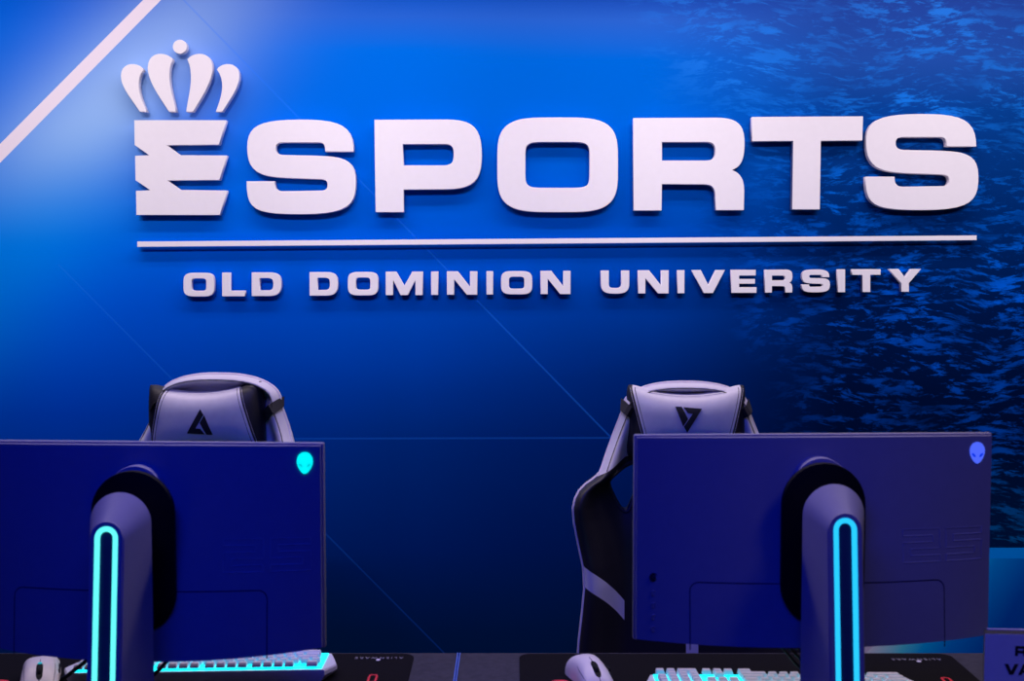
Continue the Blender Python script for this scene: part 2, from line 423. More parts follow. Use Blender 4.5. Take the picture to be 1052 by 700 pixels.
def U(w, h, s, b):     # outline library for the small capitals; w wide, h tall, s stem, b bar
    D = {}
    D['O'] = [sup(w/2, h/2, w/2, h/2, 4), sup(w/2, h/2, w/2-s, h/2-b, 5)]
    D['L'] = [[(0,0),(s,0),(s,h-b),(w,h-b),(w,h),(0,h)]]
    D['D'] = [path((0,0),(w*.55,0),('C',(w*.9,0),(w,h*.12),(w,h/2)),('C',(w,h*.88),(w*.9,h),(w*.55,h)),(0,h)),
              path((s,b),(w*.52,b),('C',(w-s*1.1,b),(w-s,h*.32),(w-s,h/2)),('C',(w-s,h*.68),(w-s*1.1,h-b),(w*.52,h-b)),(s,h-b))]
    D['M'] = [[(0,0),(.28*w,0),(.5*w,.60*h),(.72*w,0),(w,0),(w,h),(.80*w,h),(.80*w,.36*h),(.60*w,h),(.40*w,h),(.20*w,.36*h),(.20*w,h),(0,h)]]
    D['I'] = [[(0,0),(w,0),(w,h),(0,h)]]
    D['N'] = [[(0,0),(.36*w,0),(.76*w,.66*h),(.76*w,0),(w,0),(w,h),(.65*w,h),(.24*w,.34*h),(.24*w,h),(0,h)]]
    D['U'] = [path((0,0),(s,0),(s,h*.55),('C',(s,h*.72),(s*1.15,h-b),(w*.5,h-b)),('C',(w-s*1.15,h-b),(w-s,h*.72),(w-s,h*.55)),(w-s,0),(w,0),(w,h*.55),
                   ('C',(w,h*.92),(w*.86,h),(w*.5,h)),('C',(w*.14,h),(0,h*.92),(0,h*.55)))]
    D['V'] = [[(0,0),(.27*w,0),(.5*w,.66*h),(.73*w,0),(w,0),(.64*w,h),(.36*w,h)]]
    m = .5*h
    D['E'] = [[(0,0),(w*.97,0),(w*.97,b),(s,b),(s,m-b*.42),(w*.94,m-b*.42),(w*.94,m+b*.42),(s,m+b*.42),(s,h-b),(w,h-b),(w,h),(0,h)]]
    D['R'] = [[((x-30)/316*w, (y-58)/264*h) for x, y in Rp], [((x-30)/316*w, (y-58)/264*h) for x, y in Rh]]
    D['S'] = [[(u*w, v_*h) for u, v_ in S_]]
    D['T'] = [[(0,0),(w,0),(w,b),(w/2+s*.5,b),(w/2+s*.5,h),(w/2-s*.5,h),(w/2-s*.5,b),(0,b)]]
    D['Y'] = [[(0,0),(.30*w,0),(.5*w,.38*h),(.70*w,0),(w,0),(.62*w,.62*h),(.62*w,h),(.38*w,h),(.38*w,.62*h)]]
    D['A'] = [[(.36*w,0),(.64*w,0),(w,h),(.74*w,h),(.68*w,.8*h),(.32*w,.8*h),(.26*w,h),(0,h)], [(.5*w,.22*h),(.62*w,.6*h),(.38*w,.6*h)]]
    return D
def q4(a): return 170 + a/2.338
def q3(a): return 640 + a/2.768
small = [('O',q4(43),q4(117),'letter O, first of the word OLD'),('L',q4(136),q4(191),'letter L of the word OLD'),('D',q4(207),q4(278),'letter D that ends the word OLD'),
 ('D',q4(346),q4(414),'letter D that starts the word DOMINION'),('O',q4(438),q4(511),'letter O between the D and M of DOMINION'),('M',q4(529),q4(618),'letter M of the word DOMINION'),
 ('I',q4(638),q4(655),'letter I between the M and N of DOMINION'),('N',q4(676),q4(749),'letter N in the middle of DOMINION, between its two letters I'),('I',q4(771),q4(787),'letter I between the N and last O of DOMINION'),
 ('O',q4(806),q4(881),'letter O before the last N of DOMINION'),('N',q4(901),q4(973),'letter N that ends the word DOMINION'),
 ('U',617.3,q3(18),'letter U that starts the word UNIVERSITY'),('N',q3(43),q3(130),'letter N beside the U of UNIVERSITY'),('I',q3(155),q3(175),'letter I between the N and V of UNIVERSITY'),
 ('V',q3(196),q3(290),'letter V of the word UNIVERSITY'),('E',q3(308),q3(380),'letter E of the word UNIVERSITY'),('R',q3(404),q3(482),'letter R of the word UNIVERSITY'),
 ('S',q3(509),q3(589),'letter S of the word UNIVERSITY'),('I',q3(611),q3(632),'letter I between the S and T of UNIVERSITY'),('T',q3(652),q3(733),'letter T of the word UNIVERSITY'),('Y',q3(757),q3(848),'letter Y that ends the bottom line')]
for ch, x0, x1, lab in small:
    xm = (x0+x1)/2; k = (xm-190)/750
    yt = 280.4 - 4.0*k; yb = 304.9 - 5.0*k; h = yb-yt; w = x1-x0
    L = U(w, h, 8.2, 5.9)[ch]
    sign('sign_letter', [[(x0+x, yt+y) for x, y in l] for l in L], .020, 'small white raised ' + lab, 'letter', G2)

# ------------------------------------------------------------------ desks
DZ = .74
yfar = atz(526, 671, DZ).y
def desk(x0, x1, label):
    xm = (x0+x1)/2
    t = thing('desk', label, 'desk', (xm, 0, 0))
    a, b_ = x0-xm, x1-xm; yn = 1.46
    bm = bmesh.new(); a_box(bm, a+.002, b_-.002, yn, yfar, DZ-.028, DZ, .002); finish('desktop', bm, DESK, t)
    for s, x in ((-1, a), (1, b_)):
        bm = bmesh.new()
        a_box(bm, min(x, x-s*.002), max(x, x-s*.002), yn, yfar, DZ-.028, DZ+.0004); finish('edge_band', bm, DESK_EDGE_LIT, t)
    for sx in (a+.06, b_-.06):
        for sy in (yn+.07, yfar-.07):
            bm = bmesh.new(); a_box(bm, sx-.025, sx+.025, sy-.025, sy+.025, .012, DZ-.06, .003)
            lg = finish('leg', bm, STEEL, t)
            bm = bmesh.new(); a_lathe(bm, [(.012, .01), (.02, .008), (.022, 0)][::-1], 16, Matrix.Translation((sx, sy, 0)))
            finish('foot', bm, MOUSE_DARK, lg)
    bm = bmesh.new()
    a_box(bm, a+.04, b_-.04, yn+.05, yn+.09, DZ-.062, DZ-.028); a_box(bm, a+.04, b_-.04, yfar-.09, yfar-.05, DZ-.062, DZ-.028)
    for sx in (a+.04, b_-.08): a_box(bm, sx, sx+.04, yn+.09, yfar-.09, DZ-.062, DZ-.028)
    finish('frame', bm, STEEL, t)
    return t
gx = atz(471.3, 672, DZ).x
desk(gx-.0012-1.55, gx-.0012, 'grey laminate desk on the left, carrying the monitor with the cyan head logo')
desk(gx+.0012, gx+.0012+1.75, 'grey laminate desk on the right, carrying the monitor with the blue head logo')

# ------------------------------------------------------------------ monitors
PW, PH = .5564, .318
def monitor(X, Yp, ztop, glowm, headm, eyem, label, rz, chin=.010):
    """local origin on the desk under the panel plane; the back faces -y"""
    t = thing('monitor', label, 'monitor', (X, Yp, DZ), rz)
    zt = ztop - DZ; zb = zt - PH; hw = PW/2
    def g(z): return max(0, min(1, (zt-z)/PH))
    def depth(x, z):                       # how far the rear shell stands behind the frame plane
        u = min(1, abs(x)/hw); k = g(z)
        return .012 + (.006 + .046*k)*(1-u**2.2)
    # frame
    bm = bmesh.new(); a_box(bm, -hw, hw, -.006, .006, zb, zt, .0025, 2); finish('frame', bm, MON_FRAME, t)
    bm = bmesh.new(); a_box(bm, -hw+.006, hw-.006, .0058, .0068, zb+.018, zt-.006); finish('screen', bm, SCREEN, t)
    # rear shell
    bm = bmesh.new(); nx, nz = 30, 16; ins = .0035
    gv = {}
    zlow = lambda x: zb + ins - chin*(1-(abs(x)/hw)**2.2)
    for j in range(nz+1):
        for i in range(nx+1):
            x = (-1 + 2*i/nx)*(hw-ins)
            z = (zt-ins) + (zlow(x) - (zt-ins))*j/nz
            gv[i, j] = bm.verts.new((x, -depth(x, z), z))
    fl = {}
    for j in range(nz+1):
        for i in range(nx+1):
            if i in (0, nx) or j in (0, nz):
                v = gv[i, j]; fl[i, j] = bm.verts.new((v.co.x, -.005, max(v.co.z, zb+ins)))
    for j in range(nz):
        for i in range(nx): bm.faces.new((gv[i,j], gv[i+1,j], gv[i+1,j+1], gv[i,j+1]))
    for i in range(nx):
        bm.faces.new((fl[i,0], fl[i+1,0], gv[i+1,0], gv[i,0])); bm.faces.new((gv[i,nz], gv[i+1,nz], fl[i+1,nz], fl[i,nz]))
    for j in range(nz):
        bm.faces.new((fl[0,j+1], fl[0,j], gv[0,j], gv[0,j+1])); bm.faces.new((gv[nx,j+1], gv[nx,j], fl[nx,j], fl[nx,j+1]))
    bm.faces.new([fl[i,0] for i in range(nx+1)] + [fl[nx,j] for j in range(1,nz+1)] + [fl[i,nz] for i in range(nx-1,-1,-1)] + [fl[0,j] for j in range(nz-1,0,-1)])
    es = [e for e in bm.edges if all(v in set(gv[i,j] for i in (0,nx) for j in (0,nz)) for v in e.verts)]
    shell = finish('rear_shell', bm, MON_SHELL, t, smooth=40)
    # port cover groove
    def sp(x, z, off=0.0): return Vector((x, -depth(x, z)-off, z))
    gz = zt - (591-446)/655; x1 = .196; x0 = -.196; r = .014
    pts = []
    for i in range(8): pts.append((x0, zb + (gz-r-zb)*i/7 - .006*(i == 0)))
    for i in range(7): a = PI - PI/2*i/6; pts.append((x0+r+r*math.cos(a), gz-r+r*math.sin(a)))
    for i in range(1, 24): pts.append((x0+r+(x1-x0-2*r)*i/24, gz))
    for i in range(7): a = PI/2 - PI/2*i/6; pts.append((x1-r+r*math.cos(a), gz-r+r*math.sin(a)))
    for i in range(1, 8): pts.append((x1, gz-r + (zb-gz+r)*i/7 - .006*(i == 7)))
    bm = bmesh.new(); a_tube(bm, [sp(x, z, -.0003) for x, z in pts], .0009, 6); finish('port_cover_seam', bm, SEAM, t)
    # joystick and buttons low on the left
    for k, dz in enumerate((0, 16, 28, 40, 52)):
        z = zt - (588-446+dz)/655; x = -hw + .029; r0 = .0066 if k == 0 else .0042
        bm = bmesh.new(); M = Matrix.Translation(sp(x, z, -.0004)) @ Matrix.Rotation(PI/2, 4, 'X')
        a_lathe(bm, [(r0*1.0, 0), (r0, .0012), (r0*.86, .0018), (r0*.8, .001), (r0*.5, .0008), (r0*.45, .003 if k == 0 else .0012), (.0008, .003 if k == 0 else .0013)], 20, M)
        finish('joystick' if k == 0 else 'button', bm, SEAM if k == 0 else MON_SHELL, shell)
    # etched size number 25
    bm = bmesh.new()
    two = [(0,0),(1,0),(1,.6),(.2,.6),(.2,.8),(1,.8),(1,1),(0,1),(0,.4),(.8,.4),(.8,.2),(0,.2)]
    five = [(1-x, y) for x, y in two]
    for L, xa in ((two, .130), (five, .200)):
        w, h, zz = .060, .050, zt - (540-446)/655
        q = [(xa + x*w, zz - y*h) for x, y in L]; q.append(q[0])
        pp = []
        for (ax, az), (bx, bz) in zip(q, q[1:]):
            for s in range(6): pp.append(sp(ax+(bx-ax)*s/6, az+(bz-az)*s/6, .0))
        pp.append(pp[0]); a_tube(bm, pp, .0007, 4)
    finish('etched_number', bm, ETCH, shell, label='faint outlined number 25 on the rear shell')
    # glowing head logo
    lx, lz = hw - .0268, zt - .027
    a, bt, bb = .0120, .0142, .0190
    L = []
    for i in range(48):
        th = 2*PI*i/48; c, s = math.cos(th), math.sin(th)
        if s >= 0: L.append((lx + a*math.copysign(abs(c)**.92, c), lz + bt*s))
        else:
            L.append((lx + a*c*(1 - .26*(-s)**1.6), lz + bb*s))
    dp = depth(lx, lz)
    def onsh(off):
        def f(v):
            return Vector((v.x, v.y - depth(v.x, v.z) - off, v.z))
        return f
    head = flat('head_logo', [L], .0015, headm, t, mapf=onsh(-.0003))
    for s in (-1, 1):
        ang = -s*.72
        e = [(lx + s*.0062 + x*math.cos(ang) - y*math.sin(ang), lz - .0065 + x*math.sin(ang) + y*math.cos(ang)) for x, y in sup(0, 0, .0022, .0040, 2, 20)]
        e = [(lx + s*.0060 + (x*math.cos(s*.8) - y*math.sin(s*.8)), lz - .0058 + (x*math.sin(s*.8) + y*math.cos(s*.8))) for x, y in sup(0, 0, .0040, .0019, 2, 20)]
        flat('eye', [e], .0004, eyem, head, mapf=onsh(.0013))
    # mount: grey boss behind, black oval cover in front
    def stad(cx, ztop_, zbot_, w, n=18):
        P = []
        for i in range(n+1): th = PI*i/n; P.append((cx + w*math.cos(th), ztop_ - w + w*math.sin(th)))
        for i in range(n+1): th = PI + PI*i/n; P.append((cx + w*math.cos(th), zbot_ + w + w*math.sin(th)))
        return P
    zb0 = zt - (478-446)/672.
    boss = flat('mount_boss', [stad(0, zt-.031, zt-.27, .041)], .034, MON_STAND, t, bev=.002, mapf=lambda v: v + Vector((0, -.012, 0)))
    flat('mount_cover', [stad(0, zt-.0365, zt-.284, .063)], .012, MON_BLACK, t, bev=.002, mapf=lambda v: v + Vector((0, -.049, 0)))
    # neck joining cover and column
    bm = bmesh.new(); a_box(bm, -.03, .03, -.102, -.055, zt-.20, zt-.10, .004); finish('tilt_hinge', bm, MON_BLACK, t)
    # column: wide round-topped outline at the rear lofted to a narrow one at the front
    zr = zt - .060; n = 20
    rings = []
    def ring(w, top, yf, bot):
        P = []
        for i in range(n+1):
            th = PI*i/n; P.append(Vector((w*math.cos(th), yf(top-w+w*math.sin(th)), top-w+w*math.sin(th))))
        for k in range(1, 6): z = (top-w) + (bot-(top-w))*k/5; P.append(Vector((-w, yf(z), z)))
        for k in range(5, 0, -1): z = (top-w) + (bot-(top-w))*k/5; P.append(Vector((w, yf(z), z)))
        return P
    top_f = zt - .093
    yr = lambda z: -.104
    yfr = lambda z: -.150 - .10*max(0, (top_f - z))
    bot = .02
    def blend(a_, b2_, k): return [p.lerp(q, k) for p, q in zip(a_, b2_)]
    R0 = ring(.0455, zr, yr, bot); R1 = ring(.0265, top_f, yfr, bot)
    bm = bmesh.new()
    loft(bm, [[p*1 for p in ring(.0435, zr-.002, lambda z: -.100, bot)], R0, blend(R0, R1, .94), [Vector((p.x*.94, p.y-.003, p.z if p.z < .03 else p.z-.0015)) for p in R1]])
    col = finish('stand_column', bm, MON_STAND, t, smooth=22)
    # light loop on the front of the column
    def onfront(off):
        def f(v): return Vector((v.x, v.y + yfr(v.z) - off, v.z))
        return f
    so, si = .0168, .0095; zt2 = top_f - .006
    def arch(w, top, bot_, n=16):
        P = [(w*math.cos(PI*i/n), top-w+w*math.sin(PI*i/n)) for i in range(n+1)]
        m = 10
        P += [(-w, (top-w)+(bot_-(top-w))*k/m) for k in range(1, m+1)] + [(w, (top-w)+(bot_-(top-w))*k/m) for k in range(m, 0, -1)]
        return P
    flat('light_loop', [arch(so, zt2, .05)+[], arch(si, zt2-(so-si), .0575)], .003, glowm, col, mapf=onfront(.0025))
    flat('light_loop_surround', [arch(.0232, zt2+.0062, .04), arch(so, zt2, .05)], .003, MON_STAND, col, mapf=onfront(.0022))
    flat('dark_channel', [arch(si, zt2-(so-si), .0575)], .0015, KEY_DARK, col, mapf=onfront(.0022))
    # foot: two splayed legs toward the user and a hub
    bm = bmesh.new(); a_lathe(bm, [(.058, 0), (.06, .004), (.058, .02), (.03, .026)], 32, Matrix.Translation((0, -.12, 0)) @ Matrix.Diagonal((1, 1.15, 1, 1)))
    base = finish('stand_base', bm, MON_STAND, t)
    for s in (-1, 1):
        d = Vector((s*.16, .125, 0)); c0 = Vector((s*.02, -.12, 0)); nrm = Vector((d.y, -d.x, 0)).normalized()
        rings = []
        for k in range(7):
            p = c0 + d*k/6; w = .026 - .010*k/6; h = .016 - .009*k/6
            rings.append([p + nrm*w, p + nrm*w*.85 + Vector((0,0,h)), p - nrm*w*.85 + Vector((0,0,h)), p - nrm*w])
        bm = bmesh.new(); loft(bm, rings); finish('base_leg', bm, MON_STAND, base)
    return t
YP = 1.79
monL = at(149.5, 453.5, YP); monR = at(835.5, 445.5, YP)
monitor(monL.x, YP, monL.z, GLOW_L, HEAD_L, EYE_L, 'left monitor seen from behind, with glowing cyan head logo and cyan-green light loop', math.radians(-3.0))
monitor(monR.x, YP, monR.z, GLOW_R, HEAD_R, EYE_R, 'right monitor seen from behind, with blue head logo with dark eyes and blue light loop', math.radians(2.3), .001)

# ------------------------------------------------------------------ gaming chairs
YC = 2.78
def zc(py): return at(704, py, YC).z
PXM = (YC/CT)/F*1.0
rowsW = [(394.0, 8), (394.6, 20), (396.2, 33), (398.5, 42), (402, 50), (407, 56), (414, 61.5), (425, 66), (440, 72), (455, 78), (468, 83.5), (478, 87.5), (484, 90.5), (489, 97), (494, 105), (500, 111.5),
         (507, 115.5), (516, 117.5), (530, 116.5), (550, 112.5), (575, 107), (595, 106), (620, 108.5), (645, 111.5), (670, 113), (700, 113), (740, 108), (770, 98)]
W_ = [(zc(p), w*PXM) for p, w in rowsW if p >= 425]
z0_, h_, a_ = zc(425), zc(394)-zc(425), 66*PXM       # rounded top as one smooth curve
W_ = [(z0_ + h_*q, a_*(1-q**2.4)**(1/2.4)) for q in [1-(.02+.98*k/26)**2 for k in range(26)]] + W_
ZTOP = W_[0][0]
def halfw(z):
    if z >= W_[0][0]: return W_[0][1]
    for (za, wa), (zb_, wb) in zip(W_, W_[1:]):
        if z >= zb_:
            k = (za-z)/(za-zb_); return wa + (wb-wa)*k
    return W_[-1][1]
def sm(a, b, x):
    t = max(0, min(1, (x-a)/(b-a))); return t*t*(3-2*t)
def ztopx(x):
    a = abs(x)
    for (za, wa), (zb_, wb) in zip(W_, W_[1:]):
        if a <= wb and wa < wb:
            k = max(0, (a-wa)/(wb-wa)); return za + (zb_-za)*k
        if wb < wa: break
    return za
def back_y(x, z):       # front surface of the backrest (chair faces -y); origin of the chair on the floor
    w = halfw(z); u = abs(x)/max(w, .01)
    lean = .10*(z-.5) + .03
    wing = .085*sm(.55, 1.0, u)*sm(zc(440), zc(520), z)*1.0
    z0 = zc(425); d = w - abs(x)
    if z > z0:                       # distance in from the rounded top
        a, h = halfw(z0), ZTOP - z0
        X_, Z_ = (abs(x)/a)**2.4 + 1e-6, ((z-z0)/h)**2.4
        d = max(0, 1-(X_+Z_)**(1/2.4))*(a*X_ + h*Z_)/(X_+Z_)
    side = sm(zc(560), zc(470), z)
    q = 1 - sm(zc(446), zc(408), z)
    roll = (.024*math.exp(-((d-.009-.007*q)/(.011+.009*q))**2))*side
    dish = -.030*sm(.012+.012*q, .040+.022*q, d)*side
    return lean - wing - roll - dish
def chair_shell_mat():
    T = NT('white_and_black_leatherette'); b = T.bsdf
    o = T.obj(); X, Y, Z = T.xyz(o); ax = T.m_('ABSOLUTE', X)
    # black below the shoulder line, which drops outward
    zl = T.mrange(ax, 62*PXM, 92*PXM, zc(470), zc(486))
    up = T.m_('GREATER_THAN', Z, zl)
    # white diagonal flash across each wing
    zf = T.m_('ADD', T.mrange(ax, 62*PXM, 106*PXM, zc(625), zc(583)), T.m_('MULTIPLY', T.m_('SINE', T.mrange(ax, 62*PXM, 106*PXM, 0, PI)), .010))
    inside = T.m_('LESS_THAN', T.m_('ABSOLUTE', T.m_('SUBTRACT', Z, zf)), 10*PXM)
    inside = T.m_('MULTIPLY', inside, T.m_('GREATER_THAN', ax, 64*PXM))
    cs = T.m_('MULTIPLY', T.m_('LESS_THAN', T.m_('ABSOLUTE', T.m_('SUBTRACT', X, .012)), 0.0145), T.m_('LESS_THAN', Z, zc(560)))
    front = T.m_('LESS_THAN', Y, 0.2)
    k = T.m_('MAXIMUM', up, T.m_('MAXIMUM', inside, cs))
    col = T.mix(k, (.018, .016, .020, 1), (.74, .70, .76, 1))
    # twin stitched seam lines following the rim of the white shoulders
    T.put(b.inputs['Base Color'], col); b.inputs['Roughness'].default_value = .45
    bn = T.node('ShaderNodeBump'); bn.inputs['Strength'].default_value = .15; bn.inputs['Distance'].default_value = .002
    T.put(bn.inputs['Height'], T.noise(o, 700, 3)); T.put(b.inputs['Normal'], bn.outputs[0])
    return T.m
SHELLM = chair_shell_mat()
PHW, PHH = .1365, .092      # pillow half width, half height
def pil_y(x, z, s=1):
    u = min(1, abs(x)/PHW); v = min(1, abs(z)/PHH)
    return -s*(.006 + .046*math.sqrt(max(0, 1-u**3.2))*math.sqrt(max(0, 1-v**3.0)))
def pil_pt(x, v, s):        # v in -1..1, corners pulled out into horns
    u = x/PHW
    z = PHH*v*(1 - .30*(1-u*u))*(1 - .07*abs(u)**12)
    xx = x*(1 - .03*abs(v)**12)
    u2 = min(1, abs(u)); v2 = min(1, abs(v))
    return Vector((xx, -s*(.006 + .045*math.sqrt(max(0, 1-u2**5))*math.sqrt(max(0, 1-v2**3.2))), z))
def seam_x(v): return .108 + .020*v          # wide end up
def surf_z(x, z):                              # front surface at a given x,z
    u = x/PHW; v = z/(PHH*(1 - .30*(1-u*u))*(1 - .07*abs(u)**12))
    v = max(-1, min(1, v)); return pil_pt(x, v, 1).y
def make_pillow(parent, loc, flip, names):
    root = None
    def panel(xa, xb, m, nm, par, nxx):
        bm = bmesh.new(); nv = 18; g = {}
        for s in (1, -1):
            for j in range(nv+1):
                v = -1 + 2*j/nv; v = math.copysign(1-(1-abs(v))**1.3, v)
                for i in range(nxx+1):
                    x = xa(v) + (xb(v)-xa(v))*i/nxx
                    p = pil_pt(x, v, s)
                    g[s, i, j] = bm.verts.new(p)
        for j in range(nv):
            for i in range(nxx):
                bm.faces.new((g[1,i,j], g[1,i+1,j], g[1,i+1,j+1], g[1,i,j+1]))
                bm.faces.new((g[-1,i+1,j], g[-1,i,j], g[-1,i,j+1], g[-1,i+1,j+1]))
        for j in range(nv):
            for i in (0, nxx):
                bm.faces.new((g[1,i,j+1], g[1,i,j], g[-1,i,j], g[-1,i,j+1]) if i == 0 else (g[1,i,j], g[1,i,j+1], g[-1,i,j+1], g[-1,i,j]))
        for i in range(nxx):
            bm.faces.new((g[1,i+1,0], g[1,i,0], g[-1,i,0], g[-1,i+1,0]))
            bm.faces.new((g[1,i,nv], g[1,i+1,nv], g[-1,i+1,nv], g[-1,i,nv]))
        return finish(nm, bm, m, par, smooth=50)
    pl = panel(lambda v: -seam_x(v), seam_x, CHAIR_WHITE, 'headrest_pillow', parent, 24)
    pl.location = loc
    for s in (-1, 1):
        if s < 0: panel(lambda v: -PHW, lambda v: -seam_x(v), CHAIR_BLACK, 'side_panel', pl, 6)
        else: panel(seam_x, lambda v: PHW, CHAIR_BLACK, 'side_panel', pl, 6)
        bm = bmesh.new()
        for k in range(44):
            for off in (.0045,):
                va, vb = -.93+1.86*k/44, -.93+1.86*(k+.55)/44
                pa, pb = pil_pt(s*(seam_x(va)+off), va, 1), pil_pt(s*(seam_x(vb)+off), vb, 1)
                pa.y -= .0006; pb.y -= .0006
                a_tube(bm, [pa, pb], .0007, 5)
        finish('stitching', bm, STITCH, pl)
        bm = bmesh.new()
        pts = [pil_pt(s*(seam_x(v)-.006), v, 1)+Vector((0, .0004, 0)) for v in [-.95+1.9*k/30 for k in range(31)]]
        a_tube(bm, pts, .0008, 5); finish('seam', bm, CHAIR_STRAP, pl)
    # emblem: two slanted strokes forming a V
    def cc(x, y): return ((x-642)*.2092*PXM, (248-y)*.2092*PXM + .006)
    for L in ([(582,186),(612,187),(641,246),(618,282)], [(621,189),(706,196),(637,312),(622,284),(664,219),(640,217)]):
        flat('emblem_stroke', [[cc(*p) for p in L]], .0016, LOGO_BLACK, pl, mapf=lambda v: Vector((v.x, surf_z(v.x, v.z)+v.y-.0002, v.z)), dense=.006)
    pl.scale = (1.035, 1, 1)
    if flip: pl.rotation_euler = (0, PI, 0)
    return pl

def ribbon(bm, pts, widthv, th):
    rings = []
    for p, wv in zip(pts, widthv):
        p = Vector(p); w = Vector(wv)
        rings.append([p - w + Vector((0, -th, 0)), p + w + Vector((0, -th, 0)), p + w + Vector((0, th, 0)), p - w + Vector((0, th, 0))])
    loft(bm, rings)

def make_chair(label, loc, rz, flip, pz, raise_, pdx=0.0):
    c = thing('gaming_chair', label, 'chair', loc, rz, None)
    H = raise_
    # backrest
    bm = bmesh.new(); nu = 64; rings = []
    zs = []
    for (za, _), (zb_, _) in zip(W_, W_[1:]):
        n = max(1, int((za-zb_)/.006)); zs += [za + (zb_-za)*k/n for k in range(n)]
    zs.append(W_[-1][0])
    for z in zs:
        w = halfw(z); R = []
        topk = math.sqrt(max(0.0, min(1, (ZTOP - z)/.03)))*.9 + .1
        T_ = .062*topk
        for i in range(nu+1):
            u = -1 + 2*i/nu; u = math.copysign(1-(1-abs(u))**1.35, u); ed = math.sqrt(max(0, 1-abs(u)**9))
            R.append(Vector((u*w, back_y(u*w, z) + .03 - T_*.5*ed, z+H)))
        for i in range(nu-1, 0, -1):
            u = -1 + 2*i/nu; u = math.copysign(1-(1-abs(u))**1.35, u); ed = math.sqrt(max(0, 1-abs(u)**9))
            R.append(Vector((u*w, back_y(u*w, z)*.6 + (.10*(z-.5)+.03)*.4 + .03 + T_*.5*ed, z+H)))
        rings.append(R)
    loft(bm, rings)
    back = finish('backrest', bm, SHELLM, c, smooth=60)
    # belt slots, cut through each shoulder
    cut = bmesh.new()
    for s in (-1, 1):
        L = [(s*x*PXM, zc(y)+H) for x, y in spline2([(79, 489), (66, 481), (52, 477), (46, 486), (47, 500), (53, 512), (60, 525), (68, 522), (76, 508), (80, 498)])]
        A = [cut.verts.new((x, -.3, z)) for x, z in L]; B = [cut.verts.new((x, .5, z)) for x, z in L]
        cut.faces.new(A); cut.faces.new(B[::-1])
        for i in range(len(A)):
            j = (i+1) % len(A); cut.faces.new((A[j], A[i], B[i], B[j]))
    bmesh.ops.recalc_face_normals(cut, faces=cut.faces)
    cme = bpy.data.meshes.new('cut'); cut.to_mesh(cme); cut.free(); co = bpy.data.objects.new('cut', cme); COL.objects.link(co)
    co.location = c.location; co.rotation_euler = c.rotation_euler
    md = back.modifiers.new('b', 'BOOLEAN'); md.object = co; md.operation = 'DIFFERENCE'; md.solver = 'EXACT'
    bpy.context.view_layer.update()
    dg = bpy.context.evaluated_depsgraph_get(); dg.update()
    nm = bpy.data.meshes.new_from_object(back.evaluated_get(dg)); back.modifiers.clear()
    if len(nm.polygons) > 100:
        back.data = nm
        for p in nm.polygons: p.use_smooth = True
        nm.set_sharp_from_angle(angle=math.radians(50))
    if len(back.data.materials) == 0 or back.data.materials[0] is None:
        back.data.materials.clear(); back.data.materials.append(SHELLM)
    bpy.data.objects.remove(co)
    for s in (-1, 1):
        L = spline2([(79, 489), (66, 481), (52, 477), (46, 486), (47, 500), (53, 512), (60, 525), (68, 522), (76, 508), (80, 498)])
        pts = [Vector((s*x*PXM, back_y(s*x*PXM, zc(y))+.002, zc(y)+H)) for x, y in L]; pts.append(pts[0])
        bm = bmesh.new(); a_tube(bm, pts, .006, 8, False); finish('belt_slot_trim', bm, CHAIR_BLACK, back)
    # piping on the rim, one run over the top
    half = [(halfw(z)-.0015, back_y(halfw(z), z)+.026, z+H) for z in zs]
    pts = [Vector((-x, y, z)) for x, y, z in reversed(half)] + [Vector(p) for p in half]
    bm = bmesh.new(); a_tube(bm, pts, .0042, 8); finish('piping', bm, PIPING, back)
    inn = []
    for (x1_, z1_), (x2_, z2_) in zip([(halfw(z), z) for z in zs], [(halfw(z), z) for z in zs[1:]]):
        if z2_ < zc(482): break
        L_ = math.hypot(x2_-x1_, z2_-z1_); nx_, nz_ = (z2_-z1_)/L_, -(x2_-x1_)/L_
        x_, z_ = x1_+nx_*.011, z1_+nz_*.011
        if x_ > .004: inn.append((x_, back_y(x_, z_)-.0001, z_+H))
    pts = [Vector((-x, y, z)) for x, y, z in reversed(inn)] + [Vector(p) for p in inn]
    bm = bmesh.new(); a_tube(bm, pts, .0011, 6); finish('rim_seam', bm, CHAIR_STRAP, back)
    # seam around the top roll
    # pillow and its straps
    pl = make_pillow(c, (pdx, back_y(0, pz)-.020, pz+H), flip, None)
    pl.rotation_euler.x = -.06 if not flip else .06
    if flip: pl.rotation_euler.y = PI - math.radians(2.5)
    for s in (-1, 1):
        z0 = pz + .005
        xe = .13
        while xe < halfw(z0 + (xe-.118)*.75) - .001 and xe < .25: xe += .001
        x00 = .118 + s*pdx; xs = [x00 + (xe-x00)*q/5 for q in range(6)]
        pts = []; wv = []
        for k, x in enumerate(xs):
            z = z0 + (x-.118)*.75 + .006
            y = back_y(min(x, halfw(z)), z) - .009 + (.020 if k == 5 else .004 if k == 4 else 0)
            if k == 0: y -= .012
            pts.append((s*x, y, z+H)); wv.append((-s*.006, 0, .0105))
        pts.append((s*(xe+.002), back_y(halfw(z0), z0)+.045, z+.004+H)); wv.append((0, 0, .0115))
        bm = bmesh.new(); ribbon(bm, pts, wv, .0012); finish('strap', bm, CHAIR_STRAP, c)
    # seat
    bm = bmesh.new(); rings = []
    for k, (y, hw, zt_) in enumerate([(-.50, .20, .455), (-.49, .235, .475), (-.44, .255, .49), (-.30, .262, .488), (-.15, .262, .48), (0, .255, .478), (.06, .24, .475)]):
        R = []
        for i in range(25):
            u = -1+2*i/24; zz = zt_ + .030*sm(.6, .85, abs(u)) - .03*sm(.85, 1, abs(u))
            R.append(Vector((u*hw, y, zz)))
        for i in range(24, -1, -1):
            u = -1+2*i/24; R.append(Vector((u*hw*.96, y, zt_-.085)))
        rings.append(R)
